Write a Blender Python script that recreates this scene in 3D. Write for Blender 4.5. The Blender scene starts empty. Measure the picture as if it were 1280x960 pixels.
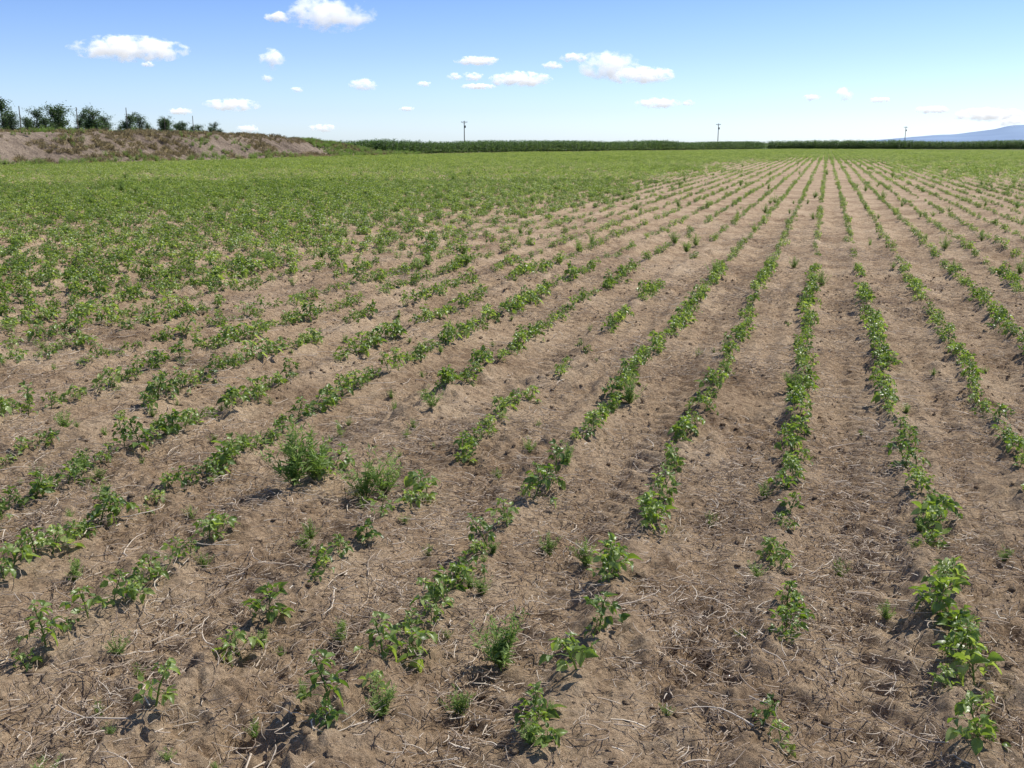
import bpy, math, random
import numpy as np
from mathutils import Vector, Matrix, Euler
random.seed(7); rng=np.random.default_rng(11)
S=bpy.context.scene
EYE=1.65; PITCH=math.radians(13.55); PSI=math.radians(17.07)
SP,CP=math.sin(PSI),math.cos(PSI)
ROW=0.565; U0=-0.06
def uv2xy(u,v): return u*CP+v*SP, -u*SP+v*CP
def xy2uv(x,y): return x*CP-y*SP, x*SP+y*CP

# ---------------- numpy noise
def h2(i,j,s):
    a=np.sin(i*127.1+j*311.7+s*74.7)*43758.5453
    return a-np.floor(a)
def vn(x,y,s=0):
    xi=np.floor(x); yi=np.floor(y); fx=x-xi; fy=y-yi
    fx=fx*fx*(3-2*fx); fy=fy*fy*(3-2*fy)
    return (h2(xi,yi,s)*(1-fx)+h2(xi+1,yi,s)*fx)*(1-fy)+(h2(xi,yi+1,s)*(1-fx)+h2(xi+1,yi+1,s)*fx)*fy
def fbm(x,y,o=4,s=0):
    r=0;a=.5
    for k in range(o):
        r=r+a*(vn(x,y,s+k)-.5); x=x*2.03+17.3; y=y*2.03+5.1; a*=.5
    return r*2
def height(x,y):
    x=np.asarray(x,float); y=np.asarray(y,float)
    u,v=xy2uv(x,y); r=np.hypot(x,y)
    fade=np.clip(1.6-r/30,0,1)
    ph=(u-U0)/ROW
    # low crop ridge with a shallow cultivated furrow each side
    z=0.022*np.cos(2*np.pi*ph)+0.011*np.cos(6*np.pi*ph+1.2*vn(v*.8,u*0,50))*(.4+.9*vn(v*.5,np.floor(ph),51))
    z=z+0.05*fbm(x*1.3,y*1.3,3,1)
    rgh=0.4+1.35*vn(x*1.7,y*1.7,31)**1.5
    z=z+0.050*fbm(x*6.3,y*6.3,3,5)*rgh
    cl=np.abs(fbm(x*14,y*14,3,9)); z=z+0.052*cl*rgh
    for k in (-3.5,-1.5,-4.5,2.5,.5,-6.5,4.5):
        du=u-(U0+k*ROW)
        m=np.exp(-(du/0.17)**4)*np.clip(vn(v*.35,v*0+k,21)*2.6-.4,0,1)
        lug=np.sin((v+np.abs(du)*.7+.06*vn(v*3,u*3,4))*2*np.pi/.15)
        z=z*(1-.5*m)+m*(0.014*np.clip(lug*1.5,-1,1)-.022)
    return z*fade

# ---------------- materials
def newmat(n):
    m=bpy.data.materials.new(n); m.use_nodes=True; nt=m.node_tree
    for x in list(nt.nodes): nt.nodes.remove(x)
    return m,nt,nt.nodes,nt.links
def N(nt,t,**k):
    n=nt.nodes.new(t)
    for a,b in k.items():
        if a.startswith('i_'): n.inputs[a[2:].replace('_',' ')].default_value=b
        else: setattr(n,a,b)
    return n
def ramp(nt,stops):
    r=nt.nodes.new('ShaderNodeValToRGB'); e=r.color_ramp.elements
    while len(e)<len(stops): e.new(.5)
    for i,(p,c) in enumerate(stops): e[i].position=p; e[i].color=(*c,1)
    return r
def soil_mat(name,dark,mid,light,far_green=False,scale=1.0):
    m,nt,nd,L=newmat(name)
    tc=N(nt,'ShaderNodeTexCoord')
    n1=N(nt,'ShaderNodeTexNoise',i_Scale=1.1*scale,i_Detail=5.0)
    n2=N(nt,'ShaderNodeTexNoise',i_Scale=38.0*scale,i_Detail=9.0,i_Roughness=.75)
    n3=N(nt,'ShaderNodeTexNoise',i_Scale=9.0*scale,i_Detail=8.0,i_Roughness=.68)
    for n in (n1,n2,n3): L.new(tc.outputs['Object'],n.inputs['Vector'])
    a=N(nt,'ShaderNodeMath',operation='MULTIPLY_ADD'); a.inputs[1].default_value=.35
    L.new(n1.outputs['Fac'],a.inputs[0])
    b=N(nt,'ShaderNodeMath',operation='MULTIPLY'); b.inputs[1].default_value=.35; L.new(n2.outputs['Fac'],b.inputs[0]); L.new(b.outputs[0],a.inputs[2])
    c=N(nt,'ShaderNodeMath',operation='MULTIPLY_ADD'); c.inputs[1].default_value=.3; L.new(n3.outputs['Fac'],c.inputs[0]); L.new(a.outputs[0],c.inputs[2])
    r=ramp(nt,[(.40,dark),(.49,mid),(.60,light)]); L.new(c.outputs[0],r.inputs[0])
    col=r.outputs[0]
    v=N(nt,'ShaderNodeTexVoronoi',i_Scale=110.0*scale); v.feature='F1'; L.new(tc.outputs['Object'],v.inputs['Vector'])
    hs=N(nt,'ShaderNodeMix',data_type='RGBA',blend_type='MULTIPLY'); hs.inputs[0].default_value=.5
    bw=N(nt,'ShaderNodeRGBToBW'); L.new(v.outputs['Color'],bw.inputs[0])
    mr0=N(nt,'ShaderNodeMapRange'); mr0.inputs[3].default_value=.45; mr0.inputs[4].default_value=1.45; L.new(bw.outputs[0],mr0.inputs[0])
    L.new(col,hs.inputs[6]); L.new(mr0.outputs[0],hs.inputs[7]); col=hs.outputs[2]
    if far_green:
        ln=N(nt,'ShaderNodeVectorMath',operation='LENGTH'); L.new(tc.outputs['Object'],ln.inputs[0])
        mr=N(nt,'ShaderNodeMapRange'); mr.inputs[1].default_value=272; mr.inputs[2].default_value=300; L.new(ln.outputs['Value'],mr.inputs[0])
        ng=N(nt,'ShaderNodeTexNoise',i_Scale=.01,i_Detail=3.0); L.new(tc.outputs['Object'],ng.inputs['Vector'])
        rg=ramp(nt,[(.4,(.09,.14,.045)),(.6,(.17,.18,.09))]); L.new(ng.outputs['Fac'],rg.inputs[0])
        mx=N(nt,'ShaderNodeMix',data_type='RGBA'); L.new(mr.outputs[0],mx.inputs[0]); L.new(col,mx.inputs[6]); L.new(rg.outputs[0],mx.inputs[7]); col=mx.outputs[2]
    p=N(nt,'ShaderNodeBsdfPrincipled',i_Roughness=.95); p.inputs['Specular IOR Level'].default_value=.1
    L.new(col,p.inputs['Base Color'])
    b1=N(nt,'ShaderNodeBump',i_Strength=1.0,i_Distance=.018); L.new(n2.outputs['Fac'],b1.inputs['Height'])
    b2=N(nt,'ShaderNodeBump',i_Strength=1.0,i_Distance=.065 if scale==1 else .5); L.new(n3.outputs['Fac'],b2.inputs['Height']); L.new(b1.outputs[0],b2.inputs['Normal'])
    L.new(b2.outputs[0],p.inputs['Normal'])
    o=N(nt,'ShaderNodeOutputMaterial'); L.new(p.outputs[0],o.inputs[0])
    return m
def leaf_mat(name,c1,c2,c3,trans,rough=.5,spec=.4,tf=.35):
    m,nt,nd,L=newmat(name)
    at=N(nt,'ShaderNodeAttribute',attribute_name='v')
    oi=N(nt,'ShaderNodeObjectInfo')
    s=N(nt,'ShaderNodeMath',operation='MULTIPLY_ADD'); s.inputs[1].default_value=.3; L.new(oi.outputs['Random'],s.inputs[0])
    q=N(nt,'ShaderNodeMath',operation='MULTIPLY'); q.inputs[1].default_value=.7; L.new(at.outputs['Fac'],q.inputs[0]); L.new(q.outputs[0],s.inputs[2])
    r=ramp(nt,[(.1,c1),(.55,c2),(.95,c3)]); L.new(s.outputs[0],r.inputs[0])
    p=N(nt,'ShaderNodeBsdfPrincipled',i_Roughness=rough); p.inputs['Specular IOR Level'].default_value=spec
    L.new(r.outputs[0],p.inputs['Base Color'])
    if tf>.01:
        t=N(nt,'ShaderNodeBsdfTranslucent')
        mt=N(nt,'ShaderNodeMix',data_type='RGBA',blend_type='MULTIPLY'); mt.inputs[0].default_value=1
        L.new(r.outputs[0],mt.inputs[6]); mt.inputs[7].default_value=(*trans,1); L.new(mt.outputs[2],t.inputs[0])
        x=N(nt,'ShaderNodeMixShader'); x.inputs[0].default_value=tf
        L.new(p.outputs[0],x.inputs[1]); L.new(t.outputs[0],x.inputs[2]); out=x.outputs[0]
    else: out=p.outputs[0]
    o=N(nt,'ShaderNodeOutputMaterial'); L.new(out,o.inputs[0])
    return m
def plain(name,c1,c2,scale=8,rough=.9):
    m,nt,nd,L=newmat(name)
    tc=N(nt,'ShaderNodeTexCoord'); n=N(nt,'ShaderNodeTexNoise',i_Scale=float(scale),i_Detail=6.0); L.new(tc.outputs['Object'],n.inputs['Vector'])
    r=ramp(nt,[(.35,c1),(.65,c2)]); L.new(n.outputs['Fac'],r.inputs[0])
    p=N(nt,'ShaderNodeBsdfPrincipled',i_Roughness=rough); L.new(r.outputs[0],p.inputs['Base Color'])
    b=N(nt,'ShaderNodeBump',i_Strength=.5,i_Distance=.02); L.new(n.outputs['Fac'],b.inputs['Height']); L.new(b.outputs[0],p.inputs['Normal'])
    o=N(nt,'ShaderNodeOutputMaterial'); L.new(p.outputs[0],o.inputs[0]); return m

M_soil=soil_mat('soil',(.24,.160,.098),(.445,.318,.203),(.60,.455,.305),True)
M_clod=soil_mat('clod_soil',(.31,.215,.135),(.45,.325,.21),(.55,.42,.285))
M_berm=soil_mat('berm_soil',(.12,.09,.068),(.24,.185,.14),(.38,.30,.225),scale=.12)
M_bean=leaf_mat('bean_leaf',(.07,.125,.028),(.17,.245,.055),(.38,.45,.19),(1.9,1.95,.7),.38,.55,.40)
M_weed=leaf_mat('weed_leaf',(.12,.19,.05),(.21,.30,.085),(.32,.41,.14),(1.7,1.8,.9),.6,.3,.35)
M_corn=leaf_mat('corn_leaf',(.05,.09,.04),(.09,.15,.065),(.17,.24,.10),(1.7,1.9,.9),.5,.4,.35)
M_tree=leaf_mat('tree_leaf',(.04,.07,.035),(.07,.115,.05),(.12,.175,.075),(1.7,1.9,.9),.5,.4,.3)
M_straw=leaf_mat('straw',(.17,.12,.085),(.42,.325,.24),(.76,.66,.53),(1,1,1),.8,.2,0)
M_dry=leaf_mat('dry_grass',(.24,.19,.11),(.38,.31,.18),(.50,.43,.27),(1.2,1.2,1),.8,.2,.3)
M_bark=plain('bark',(.08,.06,.045),(.16,.12,.09),6)
M_wood=plain('weathered_wood',(.10,.08,.065),(.2,.17,.14),3)
M_metal=plain('insulator',(.3,.3,.3),(.4,.4,.4),3,.5)

# ---------------- mesh builder
class B:
    def __init__(s): s.v=[];s.f=[];s.a=[]
    def add(s,vs,fs,val):
        o=len(s.v); s.v+= [tuple(p) for p in vs]; s.a+=[val]*len(vs); s.f+=[tuple(i+o for i in f) for f in fs]
    def mesh(s,name,mats,smooth=True):
        me=bpy.data.meshes.new(name); me.from_pydata(s.v,[],s.f); 
        at=me.attributes.new('v','FLOAT','POINT'); at.data.foreach_set('value',np.array(s.a,dtype=np.float32))
        for m in (mats if isinstance(mats,list) else [mats]): me.materials.append(m)
        if smooth: me.polygons.foreach_set('use_smooth',[True]*len(me.polygons))
        me.update(); return me
def leaf(b,P,R,Ln,W,val,ns=5,na=5,fold=.35,droop=.3,peak=.36):
    vs=[];fs=[]
    wob=random.uniform(-.1,.1)
    for i in range(ns):
        t=i/(ns-1)
        w=max(0.0,(math.sin(math.pi*(t**(math.log(.5)/math.log(peak)))))**.8) if 0<t<1 else .04
        for j in range(na):
            s=-1+2*j/(na-1)
            y=s*w*W/2
            z=fold*abs(y)-droop*t*t*Ln+ (.09*Ln*math.sin(6*t+3*s+wob*20) if ns>3 else 0)*abs(s)
            vs.append(P+R@Vector((t*Ln,y+wob*t*Ln*.3,z)))
    for i in range(ns-1):
        for j in range(na-1):
            a=i*na+j; fs.append((a,a+1,a+na+1,a+na))
    b.add(vs,fs,val)
def tube(b,pts,r0,r1,val,n=4):
    vs=[];fs=[]
    m=len(pts)
    for i,p in enumerate(pts):
        d=(pts[min(i+1,m-1)]-pts[max(i-1,0)])
        if d.length<1e-9: d=Vector((0,0,1))
        q=d.to_track_quat('Z','Y'); r=r0+(r1-r0)*i/(m-1)
        for k in range(n):
            a=2*math.pi*k/n; vs.append(p+q@Vector((r*math.cos(a),r*math.sin(a),0)))
    for i in range(m-1):
        for k in range(n):
            fs.append((i*n+k,i*n+(k+1)%n,(i+1)*n+(k+1)%n,(i+1)*n+k))
    b.add(vs,fs,val)
def rot(az,el,roll=0):
    return (Matrix.Rotation(az,3,'Z')@Matrix.Rotation(-el,3,'Y')@Matrix.Rotation(roll,3,'X'))
ru=random.uniform
def bean_plant(b,O,size,nleaf,lod):
    ns,na={0:(6,5),1:(4,3),2:(3,3)}[lod]
    H=size*ru(.6,1.1); lean=Vector((ru(-.3,.3),ru(-.3,.3),0))*H
    if lod<2: tube(b,[O,O+lean*.4+Vector((0,0,H*.5)),O+lean+Vector((0,0,H*.9))],.0035,.0015,.45)
    az=ru(0,6.28)
    base=ru(.15,.75)
    for i in range(nleaf):
        t=(i+.6)/nleaf; az+=2.4+ru(-.5,.5)
        st=O+lean*t+Vector((0,0,H*(.12+.78*t)))
        el=math.radians(ru(0,45)+40*t); pl=size*ru(.2,.5)*(1.1-.72*t)
        d=rot(az,el)@Vector((1,0,0)); e=st+d*pl
        if lod<2: tube(b,[st,(st+e)/2+Vector((0,0,.008)),e],.0018,.001,.6,3)
        L=size*ru(.17,.37)*(1.15-.6*t)
        for k,da in enumerate((0,1.25,-1.25)):
            if lod==2 and k and random.random()<.5: continue
            tl=math.radians(ru(-60,45)+20*t); a2=az+da+ru(-.35,.35)
            R=rot(a2,tl,math.radians(ru(-50,50)))
            val=min(1,max(0,base+ru(-.3,.3)+(.2 if t>.8 else 0)+(.45 if random.random()<.1 else 0)))
            l=L*(1 if k==0 else .85)
            leaf(b,e+R@Vector((.004,0,0)),R,l,l*ru(.6,.78)*(1.35 if lod==2 else 1),val,ns,na,ru(.15,.9),ru(.1,.6))
def weed_plant(b,O,H,n):
    for s in range(n):
        az=ru(0,6.28); el=math.radians(ru(45,88)); h=H*ru(.6,1)
        d=rot(az,el)@Vector((1,0,0))
        tube(b,[O+d*h*t+Vector((0,0,-.08*h*t*t)) for t in (0,.5,1)],.002,.0008,.4,3)
        for k in range(42):
            t=ru(.1,1); p=O+d*h*t; a=ru(0,6.28); L=H*ru(.08,.22)*(1.15-.5*t)
            leaf(b,p,rot(a,math.radians(ru(5,70)),ru(-1,1)),L,L*.2,ru(.2,1),3,3,.2,.2,.5)
def grass_tuft(b,O,H,n,w):
    for s in range(n):
        az=ru(0,6.28); h=H*ru(.5,1); p=O+Vector((ru(-w,w),ru(-w,w),0))
        leaf(b,p,rot(az,math.radians(ru(55,88)),0),h,h*.05+.006,ru(0,1),4,3,.2,ru(.1,.5),.4)
def corn_plant(b,O,H):
    tube(b,[O,O+Vector((ru(-.05,.05),0,H*.85))],.014,.006,.5,4)
    az=ru(0,3.14)
    for k in range(11):
        t=(k+1)/12; az+=math.pi+ru(-.5,.5); L=H*ru(.32,.45)*(1.1-.4*t)
        leaf(b,O+Vector((0,0,H*.85*t)),rot(az,math.radians(ru(40,70)),0),L,.09,ru(.1,1),4,3,.3,ru(.5,.95),.35)
    for k in range(5):
        leaf(b,O+Vector((0,0,H*.85)),rot(ru(0,6.28),math.radians(ru(60,88)),0),.25,.02,1,3,3,.1,.2,.4)
def variants(cname,builders,mat):
    c=bpy.data.collections.new(cname)
    for i,fn in enumerate(builders):
        b=B(); fn(b); me=b.mesh(f'{cname}_mesh_{i:02d}',mat)
        o=bpy.data.objects.new(f'{cname}_part_{i:02d}',me); c.objects.link(o)
    return c
def instancer(name,pts,rots,scl,idx,coll):
    me=bpy.data.meshes.new(name); n=len(pts)
    me.vertices.add(n); me.vertices.foreach_set('co',np.asarray(pts,np.float32).ravel())
    a=me.attributes.new('irot','FLOAT_VECTOR','POINT'); a.data.foreach_set('vector',np.asarray(rots,np.float32).ravel())
    a=me.attributes.new('iscl','FLOAT_VECTOR','POINT'); sc=np.asarray(scl,np.float32)
    if sc.ndim==1: sc=np.repeat(sc[:,None],3,1)
    a.data.foreach_set('vector',sc.ravel())
    a=me.attributes.new('iidx','INT','POINT'); a.data.foreach_set('value',np.asarray(idx,np.int32))
    o=bpy.data.objects.new(name,me); S.collection.objects.link(o)
    g=bpy.data.node_groups.new(name+'_gn','GeometryNodeTree')
    g.interface.new_socket('Geometry',in_out='INPUT',socket_type='NodeSocketGeometry')
    g.interface.new_socket('Geometry',in_out='OUTPUT',socket_type='NodeSocketGeometry')
    gi=g.nodes.new('NodeGroupInput'); go=g.nodes.new('NodeGroupOutput')
    ci=g.nodes.new('GeometryNodeCollectionInfo'); ci.inputs['Collection'].default_value=coll
    ci.inputs['Separate Children'].default_value=True; ci.inputs['Reset Children'].default_value=True
    ip=g.nodes.new('GeometryNodeInstanceOnPoints'); ip.inputs['Pick Instance'].default_value=True
    def na(nm,dt):
        q=g.nodes.new('GeometryNodeInputNamedAttribute'); q.data_type=dt; q.inputs['Name'].default_value=nm
        return q.outputs['Attribute']
    L=g.links
    L.new(gi.outputs[0],ip.inputs['Points']); L.new(ci.outputs[0],ip.inputs['Instance'])
    L.new(na('iidx','INT'),ip.inputs['Instance Index'])
    e=g.nodes.new('FunctionNodeEulerToRotation'); L.new(na('irot','FLOAT_VECTOR'),e.inputs[0]); L.new(e.outputs[0],ip.inputs['Rotation'])
    L.new(na('iscl','FLOAT_VECTOR'),ip.inputs['Scale'])
    L.new(ip.outputs[0],go.inputs[0])
    md=o.modifiers.new('instances','NODES'); md.node_group=g
    return o

# ---------------- ground sheet
def ground():
    th=np.concatenate([np.arange(-46,46.01,.22),np.arange(50,312,6)])
    th=np.radians(th); r=[.25]
    while r[-1]<9000:
        q=r[-1]; r.append(q*(1.004 if 1.5<q<30 else (1.008 if q<60 else 1.03))+ (0 if q>1.5 else .02))
    r=np.array(r); T,Rr=np.meshgrid(th,r); X=(Rr*np.sin(T)); Y=(Rr*np.cos(T)); Z=height(X,Y)
    nr,nt_=T.shape
    V=np.stack([X,Y,Z],-1).reshape(-1,3)
    i,j=np.meshgrid(np.arange(nr-1),np.arange(nt_),indexing='ij'); j2=(j+1)%nt_
    F=np.stack([i*nt_+j,(i+1)*nt_+j,(i+1)*nt_+j2,i*nt_+j2],-1).reshape(-1,4)
    me=bpy.data.meshes.new('ground'); n=len(V); m=len(F)
    me.vertices.add(n); me.vertices.foreach_set('co',V.astype(np.float32).ravel())
    me.loops.add(m*4); me.loops.foreach_set('vertex_index',F[:,::-1].astype(np.int32).ravel())
    me.polygons.add(m); me.polygons.foreach_set('loop_start',np.arange(m,dtype=np.int32)*4)
    me.update(calc_edges=True); me.validate()
    me.polygons.foreach_set('use_smooth',np.ones(len(me.polygons),bool))
    me.materials.append(M_soil)
    o=bpy.data.objects.new('ground',me); S.collection.objects.link(o)
ground()

# ---------------- bean rows
NEAR={2:[(2.4,2.6),(4.3,4.6),(4.85,5.2)],1:[(2.35,2.52),(2.66,3.5),(3.85,5.0)],0:[(2.45,2.62),(2.95,3.3),(3.55,3.85),(3.98,4.35),(4.5,5.3)],
 -1:[(2.38,2.62),(2.8,3.15),(3.38,3.66),(3.98,4.5),(4.8,5.05)],-2:[(2.4,2.72),(2.9,3.36),(3.42,3.9),(4.0,4.12),(4.3,4.85)],
 -3:[(2.62,2.7),(2.95,3.03),(3.15,3.22),(3.45,3.98),(4.1,4.2),(4.3,4.55),(5.0,5.3)],
 -4:[(2.4,2.6),(2.75,3.75),(3.82,4.1),(4.7,5.0)]}
def dens(u,v):
    lim=-4.9+2.6*(vn(v*.12,u*.1,44)-.5)
    left=np.clip((lim-u)/5.0,0,1)
    right=np.clip((u-1)/6,0,1)*np.clip((v-22)/40,0,1)*.6
    far=np.clip((v-70)/60,0,1)*.85
    return np.maximum(np.maximum(left,right),far)
c_near=variants('bean_plant',[lambda b,i=i:bean_plant(b,Vector((0,0,0)),.135+.009*(i%4),9+i%4,0) for i in range(12)],M_bean)
def seg(b,L,n,size,w,nl,lod):
    for k in range(n): bean_plant(b,Vector((ru(-w,w),ru(-L/2,L/2),-.01)),size*ru(.6,1.2),nl,lod)
c_mid=variants('bean_row_mid',[lambda b,i=i:seg(b,.45,4+i%2,.12,.03,6,1) for i in range(6)]+[lambda b,i=i:seg(b,.5,8,.18,.14,7,1) for i in range(6)],M_bean)
c_far=variants('bean_row_far',[lambda b,i=i:seg(b,1.8,16,.135,.045,5,2) for i in range(5)]+[lambda b,i=i:seg(b,1.8,28,.2,.17,5,2) for i in range(5)],M_bean)
HALF=math.radians(33)
def in_wedge(x,y,extra=1.2):
    return (y>-.5)&(np.abs(x)<np.tan(HALF)*np.maximum(y,0)+extra)
def field_end(x,y):
    return np.where(x<95, 146+np.clip(x+20,0,200)*1.45, 262)
P=[];R_=[];Sc=[];I=[]
for k in np.arange(-26,30):
    u=U0+k*ROW; v=.5
    while v<17:
        Dq=float(dens(u,v))
        v+=ru(.05,.135)*(1-.3*Dq)
        uu=u+random.gauss(0,.028+.06*Dq)+.05*float(vn(np.array(v*.7),np.array(k*3.1),90)-.5)
        x,y=uv2xy(uu,v)
        if not in_wedge(x,y): continue
        if math.hypot(x,y)>14: continue
        D=float(dens(u,v))
        if k in NEAR and y<5.2:
            if not any(a<=y<=b_ for a,b_ in NEAR[k]): continue
            s=ru(.5,1.2)
        else:
            g=float(vn(np.array(v*1.1),np.array(k*7.3),3))*.6+float(vn(np.array(v*3.1),np.array(k*3.3),8))*.4
            if g<(.28 if -2<=k<=3 else .36)-.25*D: continue
            s=ru(.4,1.05)*(.65+.5*min(1,(g-.1)*1.6))
        s*=1+.3*D
        if k<-4: s*=1.12
        P.append((x,y,float(height(x,y))-.006)); R_.append((ru(-.25,.25),ru(-.25,.25),ru(0,6.28))); Sc.append(s); I.append(random.randrange(12))
instancer('bean_plants',P,R_,Sc,I,c_near)
def rows(name,coll,r0,r1,step,nv,thr,extra=2):
    kk=np.arange(-100,420)
    vv=np.arange(-20,330,step)
    K,V=np.meshgrid(kk,vv); K=K.ravel().astype(float); V=V.ravel()+rng.uniform(-.35,.35,K.size)*step
    Uu=U0+K*ROW+rng.normal(0,.025,K.size)
    X,Y=uv2xy(Uu,V); rr=np.hypot(X,Y)
    ok=in_wedge(X,Y,extra)&(rr>r0)&(rr<=r1)&(Uu>-56.5)&(rr<field_end(X,Y))
    g=vn(V*.9,K*7.3,3)*.6+vn(V*3.1/max(1,step*2),K*3.3,8)*.4
    D=dens(Uu,V)
    patch=.65+.65*(.6*vn(X*.09,Y*.05,60)+.4*vn(X*.4,Y*.2,61))
    ok&=(g*patch>thr*(1-.85*D))
    X,Y,K,V,g,D,patch=X[ok],Y[ok],K[ok],V[ok],g[ok],D[ok],patch[ok]; n=len(X)
    Z=height(X,Y)
    s=(.62+.5*g)*patch*rng.uniform(.75,1.15,n)
    sc=np.stack([s*(1+.3*D),.8+.35*rng.random(n),s*(1+.15*D)],1)
    dense=(rng.random(n)<D)
    idx=rng.integers(0,nv,n)+np.where(dense,nv,0)
    rz=-PSI+np.where(rng.random(n)<.5,math.pi,0)+rng.normal(0,.06,n)
    instancer(name,np.stack([X,Y,Z],1),np.stack([0*rz,0*rz,rz],1),sc,idx,coll); print(name,n)
rows('bean_rows',c_mid,14,46,.4,6,.30)
rows('bean_rows.001',c_far,46,300,1.7,5,.18,6)

# ---------------- straw litter, clods
def litter(b,n,rad,thick):
    for k in range(n):
        a=ru(0,6.28); r=rad*math.sqrt(random.random()); L=random.choice([ru(.012,.03),ru(.02,.05),ru(.03,.09)])
        z=ru(.002,.02); az=ru(0,6.28); bend=ru(-.5,.5); p=Vector((r*math.cos(a),r*math.sin(a),z)); pts=[p]
        dz=ru(-.12,.2)
        for q in range(3):
            p=p+Vector((math.cos(az)*L/3,math.sin(az)*L/3,dz*L/2)); az+=bend; pts.append(p)
        th=thick*ru(.5,1.5); tube(b,pts,th,th*.6,ru(0,1)**1.2,3)
c_lit=variants('straw_litter',[lambda b,i=i:litter(b,52,.24,.0014) for i in range(8)],M_straw)
A=rng.uniform(-.72,.72,14000); Rr=np.sqrt(rng.uniform(1.3**2,24**2,14000)); X=Rr*np.sin(A); Y=Rr*np.cos(A)
w=vn(X*.7,Y*.7,77)*.6+vn(X*2.3,Y*2.3,78)*.4
keep=rng.random(14000)<np.clip(3.0*(w-.32),0.05,1)*np.clip(1.45-Rr/17,0,1)
A2=rng.uniform(-.72,.72,800); R2=np.sqrt(rng.uniform(1.3**2,6**2,800)); X=np.concatenate([X[keep],R2*np.sin(A2)]); Y=np.concatenate([Y[keep],R2*np.cos(A2)])
n=len(X); instancer('straw_litter',np.stack([X,Y,height(X,Y)-.004],1),np.stack([rng.normal(0,.06,n),rng.normal(0,.06,n),rng.uniform(0,6.28,n)],1),rng.uniform(.8,1.25,n),rng.integers(0,8,n),c_lit); print('litter',n)
def stalk(b):
    p=Vector((0,0,.01)); az=0; pts=[p]
    bend=ru(-.35,.35)
    for q in range(6):
        p=p+Vector((math.cos(az)*.05,math.sin(az)*.05,ru(-.004,.006))); az+=bend+ru(-.3,.3); pts.append(p)
    tube(b,pts,.0034,.0016,ru(.75,1),5)
    if random.random()<.6:
        q=pts[3]; tube(b,[q,q+Vector((.03,.04,.01)),q+Vector((.05,.09,.004))],.0016,.001,.9,4)
c_st=variants('dry_stalk',[stalk for i in range(6)],M_straw)
n=1700; A=np.where(rng.random(n)<.55,rng.uniform(-.72,-.1,n),rng.uniform(-.72,.6,n)); Rr=np.sqrt(rng.uniform(1.6**2,10**2,n)); X=Rr*np.sin(A);Y=Rr*np.cos(A)
instancer('dry_stalks',np.stack([X,Y,height(X,Y)+.004],1),np.stack([0*X,0*X,rng.uniform(0,6.28,n)],1),rng.uniform(.2,.85,n),rng.integers(0,6,n),c_st)
import bmesh
def clod(b):
    bm=bmesh.new(); bmesh.ops.create_icosphere(bm,subdivisions=2,radius=.5)
    o=ru(0,99)
    vs=[]
    for v in bm.verts:
        d=v.co.normalized(); q=1+.9*float(fbm(np.array(d.x*1.6+o),np.array(d.y*1.6+d.z*1.3+o),3,2)); vs.append(Vector((v.co.x*q,v.co.y*q*.8,v.co.z*q*.5)))
    fs=[tuple(v.index for v in f.verts) for f in bm.faces]; bm.free(); b.add(vs,fs,.5)
c_cl=variants('soil_clod',[clod for i in range(7)],M_clod)
n=36000; A=rng.uniform(-.72,.72,n); Rr=np.sqrt(rng.uniform(1.3**2,14**2,n)); X=Rr*np.sin(A);Y=Rr*np.cos(A)
kk=rng.random(n)<np.clip(vn(X*1.8,Y*1.8,91)*1.9-.35,.05,1); X=X[kk];Y=Y[kk];n=len(X)
sz=.005+.030*rng.random(n)**5+.006*rng.random(n)
instancer('soil_clods',np.stack([X,Y,height(X,Y)-sz*.02],1),rng.uniform(0,6.28,(n,3))*np.array([.08,.08,1]),sz,rng.integers(0,7,n),c_cl)

# ---------------- weeds
c_wd=variants('feathery_weed',[lambda b,i=i:weed_plant(b,Vector((0,0,0)),.25,9+2*i) for i in range(5)],M_weed)
spots=[(-1.07,4.65,1.35),(-.98,4.72,1.15),(-.71,4.6,1.15),(-.62,4.66,1.0),(-.04,2.97,.85),(-.38,2.6,.5),(-.16,2.7,.45),(.28,4.9,.5),(.75,6.2,.8),(1.9,6.6,.7),(-.5,6.0,.6),(.05,2.45,.35),(.15,3.9,.45),(.3,3.75,.5),(-1.9,4.4,.6),(-1.5,5.4,.6),(1.2,4.5,.35),(-1.3,3.0,.35),(-1.7,3.6,.45),(-.85,3.1,.3),(-2.2,4.9,.55),(.1,5.3,.45),(.95,3.6,.35),(-2.6,5.6,.6),(-1.0,5.6,.5)]
P=[(x,y,float(height(x,y))-.005) for x,y,s in spots]; Sc=[s for _,_,s in spots]
while len(P)<360:
    a=ru(-.7,.7); r=ru(12,30) if random.random()<.45 else ru(2.5,10)
    if r<10 and random.random()<.6: a=ru(-.7,.05)
    x=r*math.sin(a); y=r*math.cos(a); P.append((x,y,float(height(x,y))-.005)); Sc.append(ru(.14,.4) if r<10 else ru(.4,1.0))
while len(P)<950:
    r=ru(26,220); a=ru(-.65,.65); x=r*math.sin(a); y=r*math.cos(a); u,v=xy2uv(x,y)
    if u<-54 or r>float(field_end(np.array(x),np.array(y))): continue
    P.append((x,y,0)); Sc.append(ru(.6,1.3) if random.random()<.96 else ru(1.4,1.9))
n=len(P); instancer('weeds',P,np.stack([np.zeros(n),np.zeros(n),rng.uniform(0,6.28,n)],1),Sc,rng.integers(0,5,n),c_wd)

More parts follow.
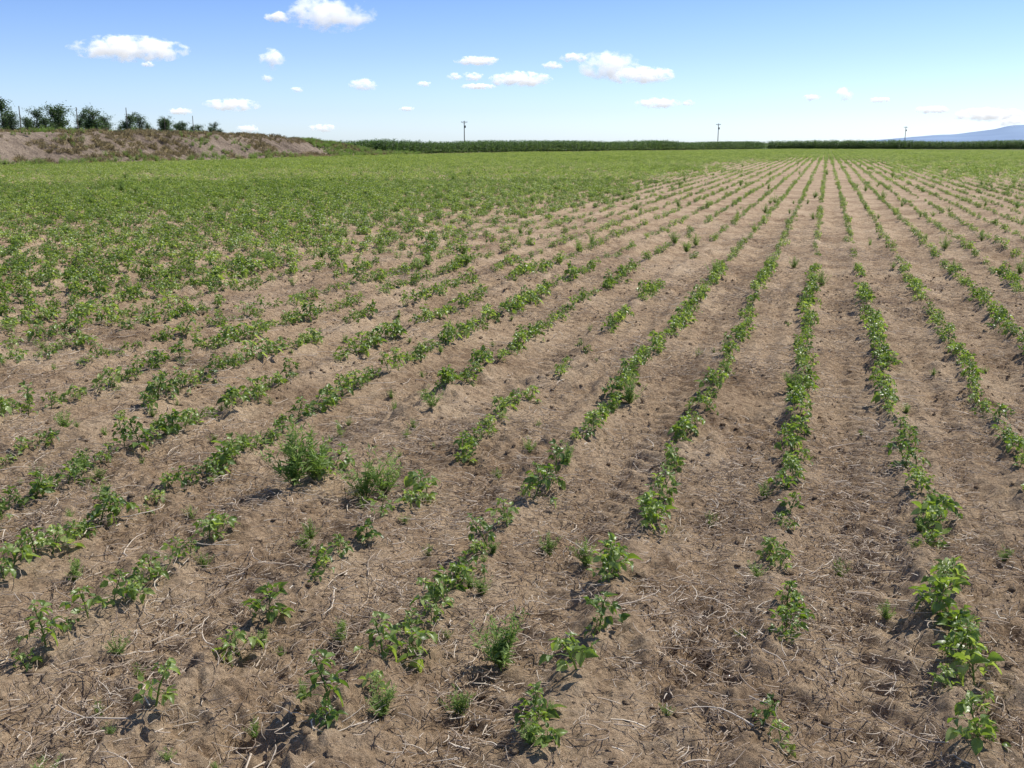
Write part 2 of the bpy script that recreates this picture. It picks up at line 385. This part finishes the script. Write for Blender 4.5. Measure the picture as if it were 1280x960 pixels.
# ---------------- berm
def bermh(u,v):
    top=np.interp(v,[-60,60,88,100,112,120,127,133,140,150],[2.35,2.4,2.5,2.4,2.15,1.75,1.2,.6,.05,-.3])
    t=np.clip((-57.2-u+1.6*fbm(v*.12,u*0,4,3))/5.2,0,1); t=t*t*(3-2*t)*.6+t*.4
    z=top*t
    z=z+t*(.30*fbm(u*.5,v*.35,4,12)+.2*fbm(u*2.,v*1.5,3,15))
    z=z-.5*np.abs(fbm(v*.7,u*.12,3,19))*np.sin(np.pi*np.clip(t,0,1))*np.clip(top,0,1)
    return z-.06*(t<.01)
def berm():
    us=np.concatenate([np.linspace(-55,-65,60),np.linspace(-66,-260,40)]); vs=np.linspace(-60,150,900)
    U,V=np.meshgrid(us,vs); Z=bermh(U,V); X,Y=uv2xy(U,V)
    a,bn=U.shape; pts=np.stack([X,Y,Z],-1).reshape(-1,3)
    i,j=np.meshgrid(np.arange(a-1),np.arange(bn-1),indexing='ij'); F=np.stack([i*bn+j,i*bn+j+1,(i+1)*bn+j+1,(i+1)*bn+j],-1).reshape(-1,4)
    me=bpy.data.meshes.new('dirt_berm'); me.from_pydata(pts.tolist(),[],F.tolist()); me.polygons.foreach_set('use_smooth',[True]*len(me.polygons)); me.materials.append(M_berm); me.update()
    if me.polygons[0].normal.z<0: me.flip_normals()
    o=bpy.data.objects.new('dirt_berm',me); S.collection.objects.link(o)
berm()
c_dg=variants('dry_grass_tuft',[lambda b,i=i:grass_tuft(b,Vector((0,0,0)),.45,34,.22) for i in range(4)],M_dry)
c_gg=variants('green_tuft',[lambda b,i=i:[weed_plant(b,Vector((ru(-.3,.3),ru(-.3,.3),0)),.5,5) for q in range(3)] for i in range(4)],M_weed)
def on_berm(n,ulo,uhi,vlo,vhi,thr,seed):
    U=rng.uniform(ulo,uhi,n);V=rng.uniform(vlo,vhi,n); k=vn(U*.5,V*.25,seed)>thr; U=U[k];V=V[k]
    X,Y=uv2xy(U,V); return U,V,np.stack([X,Y,bermh(U,V)-.02],1)
a=on_berm(3400,-72,-61.2,30,138,.2,5); b_=on_berm(1900,-61.2,-57,30,138,.45,6); p=np.vstack([a[2],b_[2]]); n=len(p)
instancer('dry_grass',p,np.stack([np.zeros(n),np.zeros(n),rng.uniform(0,6.28,n)],1),rng.uniform(.4,1.2,n),rng.integers(0,4,n),c_dg)
a=on_berm(700,-80,-61,30,100,.55,8); b_=on_berm(1100,-65,-57.5,114,142,.2,9); c_=on_berm(500,-58.2,-56.6,30,140,.35,10); d_=on_berm(900,-69,-65,38,98,.1,11); e_=on_berm(300,-61.5,-57,30,110,.68,12)
p=np.vstack([a[2],b_[2],c_[2],d_[2],e_[2]]); n=len(p)
instancer('green_weeds',p,np.stack([np.zeros(n),np.zeros(n),rng.uniform(0,6.28,n)],1),rng.uniform(.5,1.3,n),rng.integers(0,4,n),c_gg)

# ---------------- orchard trees
def tree_mesh(i):
    bt=B(); bl=B()
    wob=Vector((ru(-.25,.25),ru(-.25,.25),0))
    tube(bt,[Vector((0,0,-.3)),wob*.3+Vector((0,0,1)),wob*.7+Vector((0,0,2.2)),wob+Vector((0,0,3.1))],.09,.02,.5,7)
    for k in range(28):
        z=ru(.3,2.9); a=ru(0,6.28); L=ru(.5,1.75)*(1.1-.13*z); el=math.radians(ru(5,75))
        d=rot(a,el)@Vector((1,0,0)); p0=wob*(z/3.3)+Vector((0,0,z)); p1=p0+d*L*.5+Vector((0,0,.05)); p2=p0+d*L+Vector((0,0,ru(-.1,.4)))
        tube(bt,[p0,p1,p2],.03,.006,.5,4)
        cv=ru(.1,.8)
        for q in range(4):
            c=p0.lerp(p2,ru(.25,1.15)); rr=ru(.14,.32)
            for w in range(22):
                o=Vector((random.gauss(0,rr),random.gauss(0,rr),random.gauss(0,rr*.8)))
                l=ru(.11,.2); leaf(bl,c+o,rot(ru(0,6.28),ru(-1,.8),ru(-1,1)),l,l*.65,min(1,max(0,cv+ru(-.2,.2))),3,3,.2,.2)
    nb=len(bt.f); o=len(bt.v)
    bt.v+=bl.v; bt.a+=bl.a; bt.f+=[tuple(q+o for q in f) for f in bl.f]
    me=bt.mesh(f'orchard_tree_{i}',[M_bark,M_tree]); mi=np.zeros(len(me.polygons),np.int32); mi[nb:]=1; me.polygons.foreach_set('material_index',mi); me.update(); return me
TM=[tree_mesh(i) for i in range(6)]
def put(name,me,loc,rz=0,s=1,sx=None):
    o=bpy.data.objects.new(name,me); o.location=loc; o.rotation_euler=(0,0,rz); o.scale=(sx or s,sx or s,s); S.collection.objects.link(o); return o
for row,(uu,v0,v1,n,s0,s1) in enumerate([(-67.0,46,104,34,.92,.42),(-71.0,44,104,32,1.0,.48)]):
    for k in range(n):
        t=k/(n-1); v=v0+(v1-v0)*t+ru(-1.1,1.1); x,y=uv2xy(uu+ru(-.8,.8),v); s=(s0+(s1-s0)*t)*random.choice([ru(.5,.8),ru(.75,1.05),ru(1.0,1.25)])
        put('orchard_tree',random.choice(TM),(x,y,float(bermh(np.array(uu),np.array(v)))-.25),ru(0,6.28),s,s*ru(1.05,1.4))
bp=B(); tube(bp,[Vector((0,0,-.3)),Vector((0,0,1.6)),Vector((.02,0,3.5))],.05,.04,.5,8); bp.add([(-.05,-.05,3.5),(.07,-.05,3.5),(.07,.05,3.5),(-.05,.05,3.5)],[(0,1,2,3)],.5)
PM=bp.mesh('trellis_post',M_wood)
for v in (64,72,79,86,92,97):
    x,y=uv2xy(-66.0,v); put('trellis_post',PM,(x,y,float(bermh(np.array(-66.4),np.array(v)))-1.0),0,.95 if v<90 else .85)

# ---------------- corn fields
c_cn=variants('corn_plant',[lambda b,i=i:corn_plant(b,Vector((0,0,0)),1.95+.05*i) for i in range(5)],M_corn)
def cornblock(name,line,depth,dstep,step,hs):
    P=[];line=[Vector(p) for p in line]
    for a,b_ in zip(line[:-1],line[1:]):
        L=(b_-a).length; t=(b_-a)/L; nrm=Vector((-t.y,t.x)); 
        if nrm.y<0: nrm=-nrm
        for q in range(int(depth/dstep)):
            m=int(L/step)
            for k in range(m):
                p=a+t*(k*step+ru(0,step))+nrm*(q*dstep+ru(-.1,.1)); P.append((p.x,p.y,-.02))
    n=len(P); arr=np.array(P); s=hs*(.84+.3*vn(arr[:,0]*.06,arr[:,1]*.06,71))*rng.uniform(.85,1.1,n)
    instancer(name,P,np.stack([rng.normal(0,.05,n),rng.normal(0,.05,n),rng.uniform(0,6.28,n)],1),s,rng.integers(0,5,n),c_cn); print(name,n)
cornblock('corn_field',[(-62,158),(-40,150),(-19,150),(30,226),(72,292)],6,.75,.3,1.0)
cornblock('corn_field.001',[(68,272),(100,268),(230,266)],6,.75,.3,1.12)

# ---------------- utility poles
def pole(x,y,H,rz):
    e=bpy.data.objects.new('utility_pole',None); e.location=(x,y,0); e.rotation_euler=(0,0,rz); S.collection.objects.link(e)
    b=B(); tube(b,[Vector((0,0,-.5)),Vector((0,0,H*.5)),Vector((0,0,H))],.2,.14,.5,10); me=b.mesh('mast',M_wood); o=bpy.data.objects.new('mast',me); o.parent=e; S.collection.objects.link(o)
    b=B()
    def box(cx,cy,cz,sx,sy,sz):
        vs=[(cx+a*sx,cy+c*sy,cz+d*sz) for a in(-1,1) for c in(-1,1) for d in(-1,1)]; b.add(vs,[(0,1,3,2),(4,6,7,5),(0,4,5,1),(2,3,7,6),(0,2,6,4),(1,5,7,3)],.5)
    box(0,.16,H-.5,1.25,.06,.08); box(.3,.1,H-2.2,.3,.25,.45)
    for sg in(-1,1): tube(b,[Vector((0,.2,H-1.3)),Vector((sg*.8,.2,H-.55))],.03,.03,.5,4)
    me=b.mesh('crossarm',M_wood,False); o=bpy.data.objects.new('crossarm',me); o.parent=e; S.collection.objects.link(o)
    b=B()
    for xx in(-1.1,-.4,.4,1.1): tube(b,[Vector((xx,.16,H-.42)),Vector((xx,.16,H-.3)),Vector((xx,.16,H-.12))],.07,.04,.5,8)
    me=b.mesh('insulators',M_metal); o=bpy.data.objects.new('insulators',me); o.parent=e; S.collection.objects.link(o)
pole(-18.5,400,10,.2); pole(95,475,10.4,.25); pole(229,600,11,.2)
# ---------------- hills
def hills():
    xs=np.linspace(-2500,9000,400); ys=np.linspace(9500,14500,40); X,Y=np.meshgrid(xs,ys)
    base=np.interp(X/Y,[.0,.30,.35,.39,.43,.465,.485,.50,.53,.6,.8],[0,0,30,75,100,150,205,215,195,160,160])
    prof=np.sin(np.pi*np.clip((Y-9500)/5000,0,1))**.7
    Z=base*prof*(Y/12000)+prof*(base>1)*(18*fbm(X*.002,Y*.002,5,2))-4
    pts=np.stack([X,Y,Z],-1).reshape(-1,3); a,bn=X.shape
    i,j=np.meshgrid(np.arange(a-1),np.arange(bn-1),indexing='ij'); F=np.stack([i*bn+j,i*bn+j+1,(i+1)*bn+j+1,(i+1)*bn+j],-1).reshape(-1,4)
    me=bpy.data.meshes.new('distant_hills'); me.from_pydata(pts.tolist(),[],F.tolist()); me.polygons.foreach_set('use_smooth',[True]*len(me.polygons))
    me.materials.append(plain('hazy_hill',(.19,.28,.44),(.24,.35,.51),.0012)); me.update()  # distance haze painted into the blue base colour
    if me.polygons[0].normal.z<0: me.flip_normals()
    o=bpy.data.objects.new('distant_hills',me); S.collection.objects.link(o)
hills()

# ---------------- clouds (real volumes, km away)
def cloud_mat(name,W,Wd,H,K,seed):
    m,nt,nd,L=newmat(name)
    tc=N(nt,'ShaderNodeTexCoord')
    dv=N(nt,'ShaderNodeVectorMath',operation='DIVIDE'); dv.inputs[1].default_value=(W,Wd,H); L.new(tc.outputs['Object'],dv.inputs[0])
    ln=N(nt,'ShaderNodeVectorMath',operation='LENGTH'); L.new(dv.outputs[0],ln.inputs[0])
    of=N(nt,'ShaderNodeVectorMath',operation='MULTIPLY_ADD'); of.inputs[1].default_value=(.75,.75,1.1); of.inputs[2].default_value=(seed*913.,seed*371.,0); L.new(tc.outputs['Object'],of.inputs[0])
    n=N(nt,'ShaderNodeTexNoise',i_Scale=1.05/H,i_Detail=7.0,i_Roughness=.68); L.new(of.outputs[0],n.inputs['Vector'])
    r2=N(nt,'ShaderNodeMath',operation='POWER'); r2.inputs[1].default_value=2; L.new(ln.outputs['Value'],r2.inputs[0])
    a=N(nt,'ShaderNodeMath',operation='MULTIPLY_ADD'); a.inputs[1].default_value=-1.5; a.inputs[2].default_value=-4.1; L.new(r2.outputs[0],a.inputs[0])
    b=N(nt,'ShaderNodeMath',operation='MULTIPLY_ADD'); b.inputs[1].default_value=9.8; L.new(n.outputs['Fac'],b.inputs[0]); L.new(a.outputs[0],b.inputs[2])
    c=N(nt,'ShaderNodeMath',operation='MULTIPLY'); c.inputs[1].default_value=K*.7; L.new(b.outputs[0],c.inputs[0])
    q=N(nt,'ShaderNodeMath',operation='MAXIMUM'); q.inputs[1].default_value=0; L.new(c.outputs[0],q.inputs[0])
    mn=N(nt,'ShaderNodeMath',operation='MINIMUM'); mn.inputs[1].default_value=K; L.new(q.outputs[0],mn.inputs[0])
    s=N(nt,'ShaderNodeVolumeScatter',i_Anisotropy=.0); s.inputs['Color'].default_value=(1,1,1,1); L.new(mn.outputs[0],s.inputs['Density'])
    # added emission in place of multiple scattering; sunlit top, greyer base set by height
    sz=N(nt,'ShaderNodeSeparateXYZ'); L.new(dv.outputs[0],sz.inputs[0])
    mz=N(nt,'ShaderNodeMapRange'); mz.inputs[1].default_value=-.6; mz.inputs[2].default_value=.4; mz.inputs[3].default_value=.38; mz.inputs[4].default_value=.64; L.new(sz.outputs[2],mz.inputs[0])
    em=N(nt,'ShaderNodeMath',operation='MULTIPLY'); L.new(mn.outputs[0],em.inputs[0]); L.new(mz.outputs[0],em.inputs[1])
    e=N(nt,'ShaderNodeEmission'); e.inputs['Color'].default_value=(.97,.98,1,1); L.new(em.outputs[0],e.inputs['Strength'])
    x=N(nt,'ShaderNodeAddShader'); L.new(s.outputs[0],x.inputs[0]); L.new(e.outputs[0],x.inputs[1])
    o=N(nt,'ShaderNodeOutputMaterial'); L.new(x.outputs[0],o.inputs['Volume'])
    try: m.cycles.volume_step_rate=.5
    except Exception: pass
    return m
CL=[(162,61,112,22),(410,17,92,30),(340,74,28,18),(346,21,26,9),(333,97,15,8),(455,106,30,11),(290,131,56,11),(310,161,26,7),(403,160,28,7),(597,76,46,8),(650,99,64,13),(590,96,26,8),(568,96,16,7),(598,108,36,5),(718,72,32,8),(762,82,62,26),(800,94,72,15),(690,82,24,7),(822,129,48,9),(860,129,14,6),(1015,122,18,6),(1055,118,18,13),(1165,137,36,7),(1235,143,66,12),(1264,151,36,9),(225,139,26,6),(508,136,16,4),(1100,125,22,5),(530,105,16,5),(372,112,14,5),(185,80,14,5)]
cp_,sp_=math.cos(PITCH),math.sin(PITCH)
for n_,(px,py,w,h) in enumerate(CL):
    xc=(px-640)/1250; yc=(480-py)/1250
    d=Vector((xc,cp_+yc*sp_,-sp_+yc*cp_))
    D=min(8000,350/max(.03,d.z/d.y)); k=D/1250
    c=Vector((d.x/d.y*D,D,EYE+d.z/d.y*D)); W=w*k*.64; Hh=h*k*.76; Wd=W*.6
    bm=bmesh.new(); bmesh.ops.create_icosphere(bm,subdivisions=3,radius=1,matrix=Matrix.Diagonal((W,Wd,Hh,1)))
    me=bpy.data.meshes.new('cloud'); bm.to_mesh(me); bm.free()
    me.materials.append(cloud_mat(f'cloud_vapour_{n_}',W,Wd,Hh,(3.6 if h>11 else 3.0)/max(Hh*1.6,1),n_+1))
    o=bpy.data.objects.new('cloud',me); o.location=c; o.rotation_euler=(0,0,-math.atan2(d.x,d.y)); S.collection.objects.link(o)

# ---------------- light, sky
EL=math.radians(52); AZ=math.radians(58)
sd=Vector((math.sin(AZ)*math.cos(EL),math.cos(AZ)*math.cos(EL),math.sin(EL)))
l=bpy.data.lights.new('sun','SUN'); l.energy=5.0; l.angle=math.radians(.5); l.color=(1,.96,.88)
o=bpy.data.objects.new('sun',l); o.rotation_euler=sd.to_track_quat('Z','Y').to_euler(); o.location=(30,30,60); S.collection.objects.link(o)
w=bpy.data.worlds.new('World'); S.world=w; w.use_nodes=True; nt=w.node_tree
for x in list(nt.nodes): nt.nodes.remove(x)
sk=nt.nodes.new('ShaderNodeTexSky'); sk.sky_type='NISHITA'; sk.sun_disc=False; sk.sun_elevation=EL; sk.sun_rotation=AZ; sk.air_density=1.0; sk.dust_density=.6; sk.ozone_density=1.5; sk.altitude=200
tc=nt.nodes.new('ShaderNodeTexCoord'); sx=nt.nodes.new('ShaderNodeSeparateXYZ'); nt.links.new(tc.outputs['Generated'],sx.inputs[0])
mr=nt.nodes.new('ShaderNodeMapRange'); mr.inputs[1].default_value=0; mr.inputs[2].default_value=.5; nt.links.new(sx.outputs[2],mr.inputs[0])
q=2.4
rp=ramp(nt,[(0.0,(1.3/q,1.6/q,2.3/q)),(.06,(1.06/q,1.3/q,1.93/q)),(.16,(.88/q,1.07/q,1.6/q)),(.28,(.70/q,.90/q,1.42/q)),(1.,(.72/q,.78/q,.95/q))]); nt.links.new(mr.outputs[0],rp.inputs[0])
mx=nt.nodes.new('ShaderNodeVectorMath'); mx.operation='MULTIPLY'; nt.links.new(sk.outputs[0],mx.inputs[0]); nt.links.new(rp.outputs[0],mx.inputs[1])
bg=nt.nodes.new('ShaderNodeBackground'); bg.inputs[1].default_value=.11*q
ow=nt.nodes.new('ShaderNodeOutputWorld'); nt.links.new(mx.outputs[0],bg.inputs[0]); nt.links.new(bg.outputs[0],ow.inputs[0])
cam=bpy.data.cameras.new('camera'); cam.sensor_width=36; cam.lens=36*1250/1280; cam.clip_start=.05; cam.clip_end=40000
co=bpy.data.objects.new('camera',cam); co.location=(0,0,EYE); co.rotation_euler=(math.pi/2-PITCH,0,0); S.collection.objects.link(co); S.camera=co
S.view_settings.view_transform='Standard'; S.view_settings.look='None'; S.view_settings.exposure=0
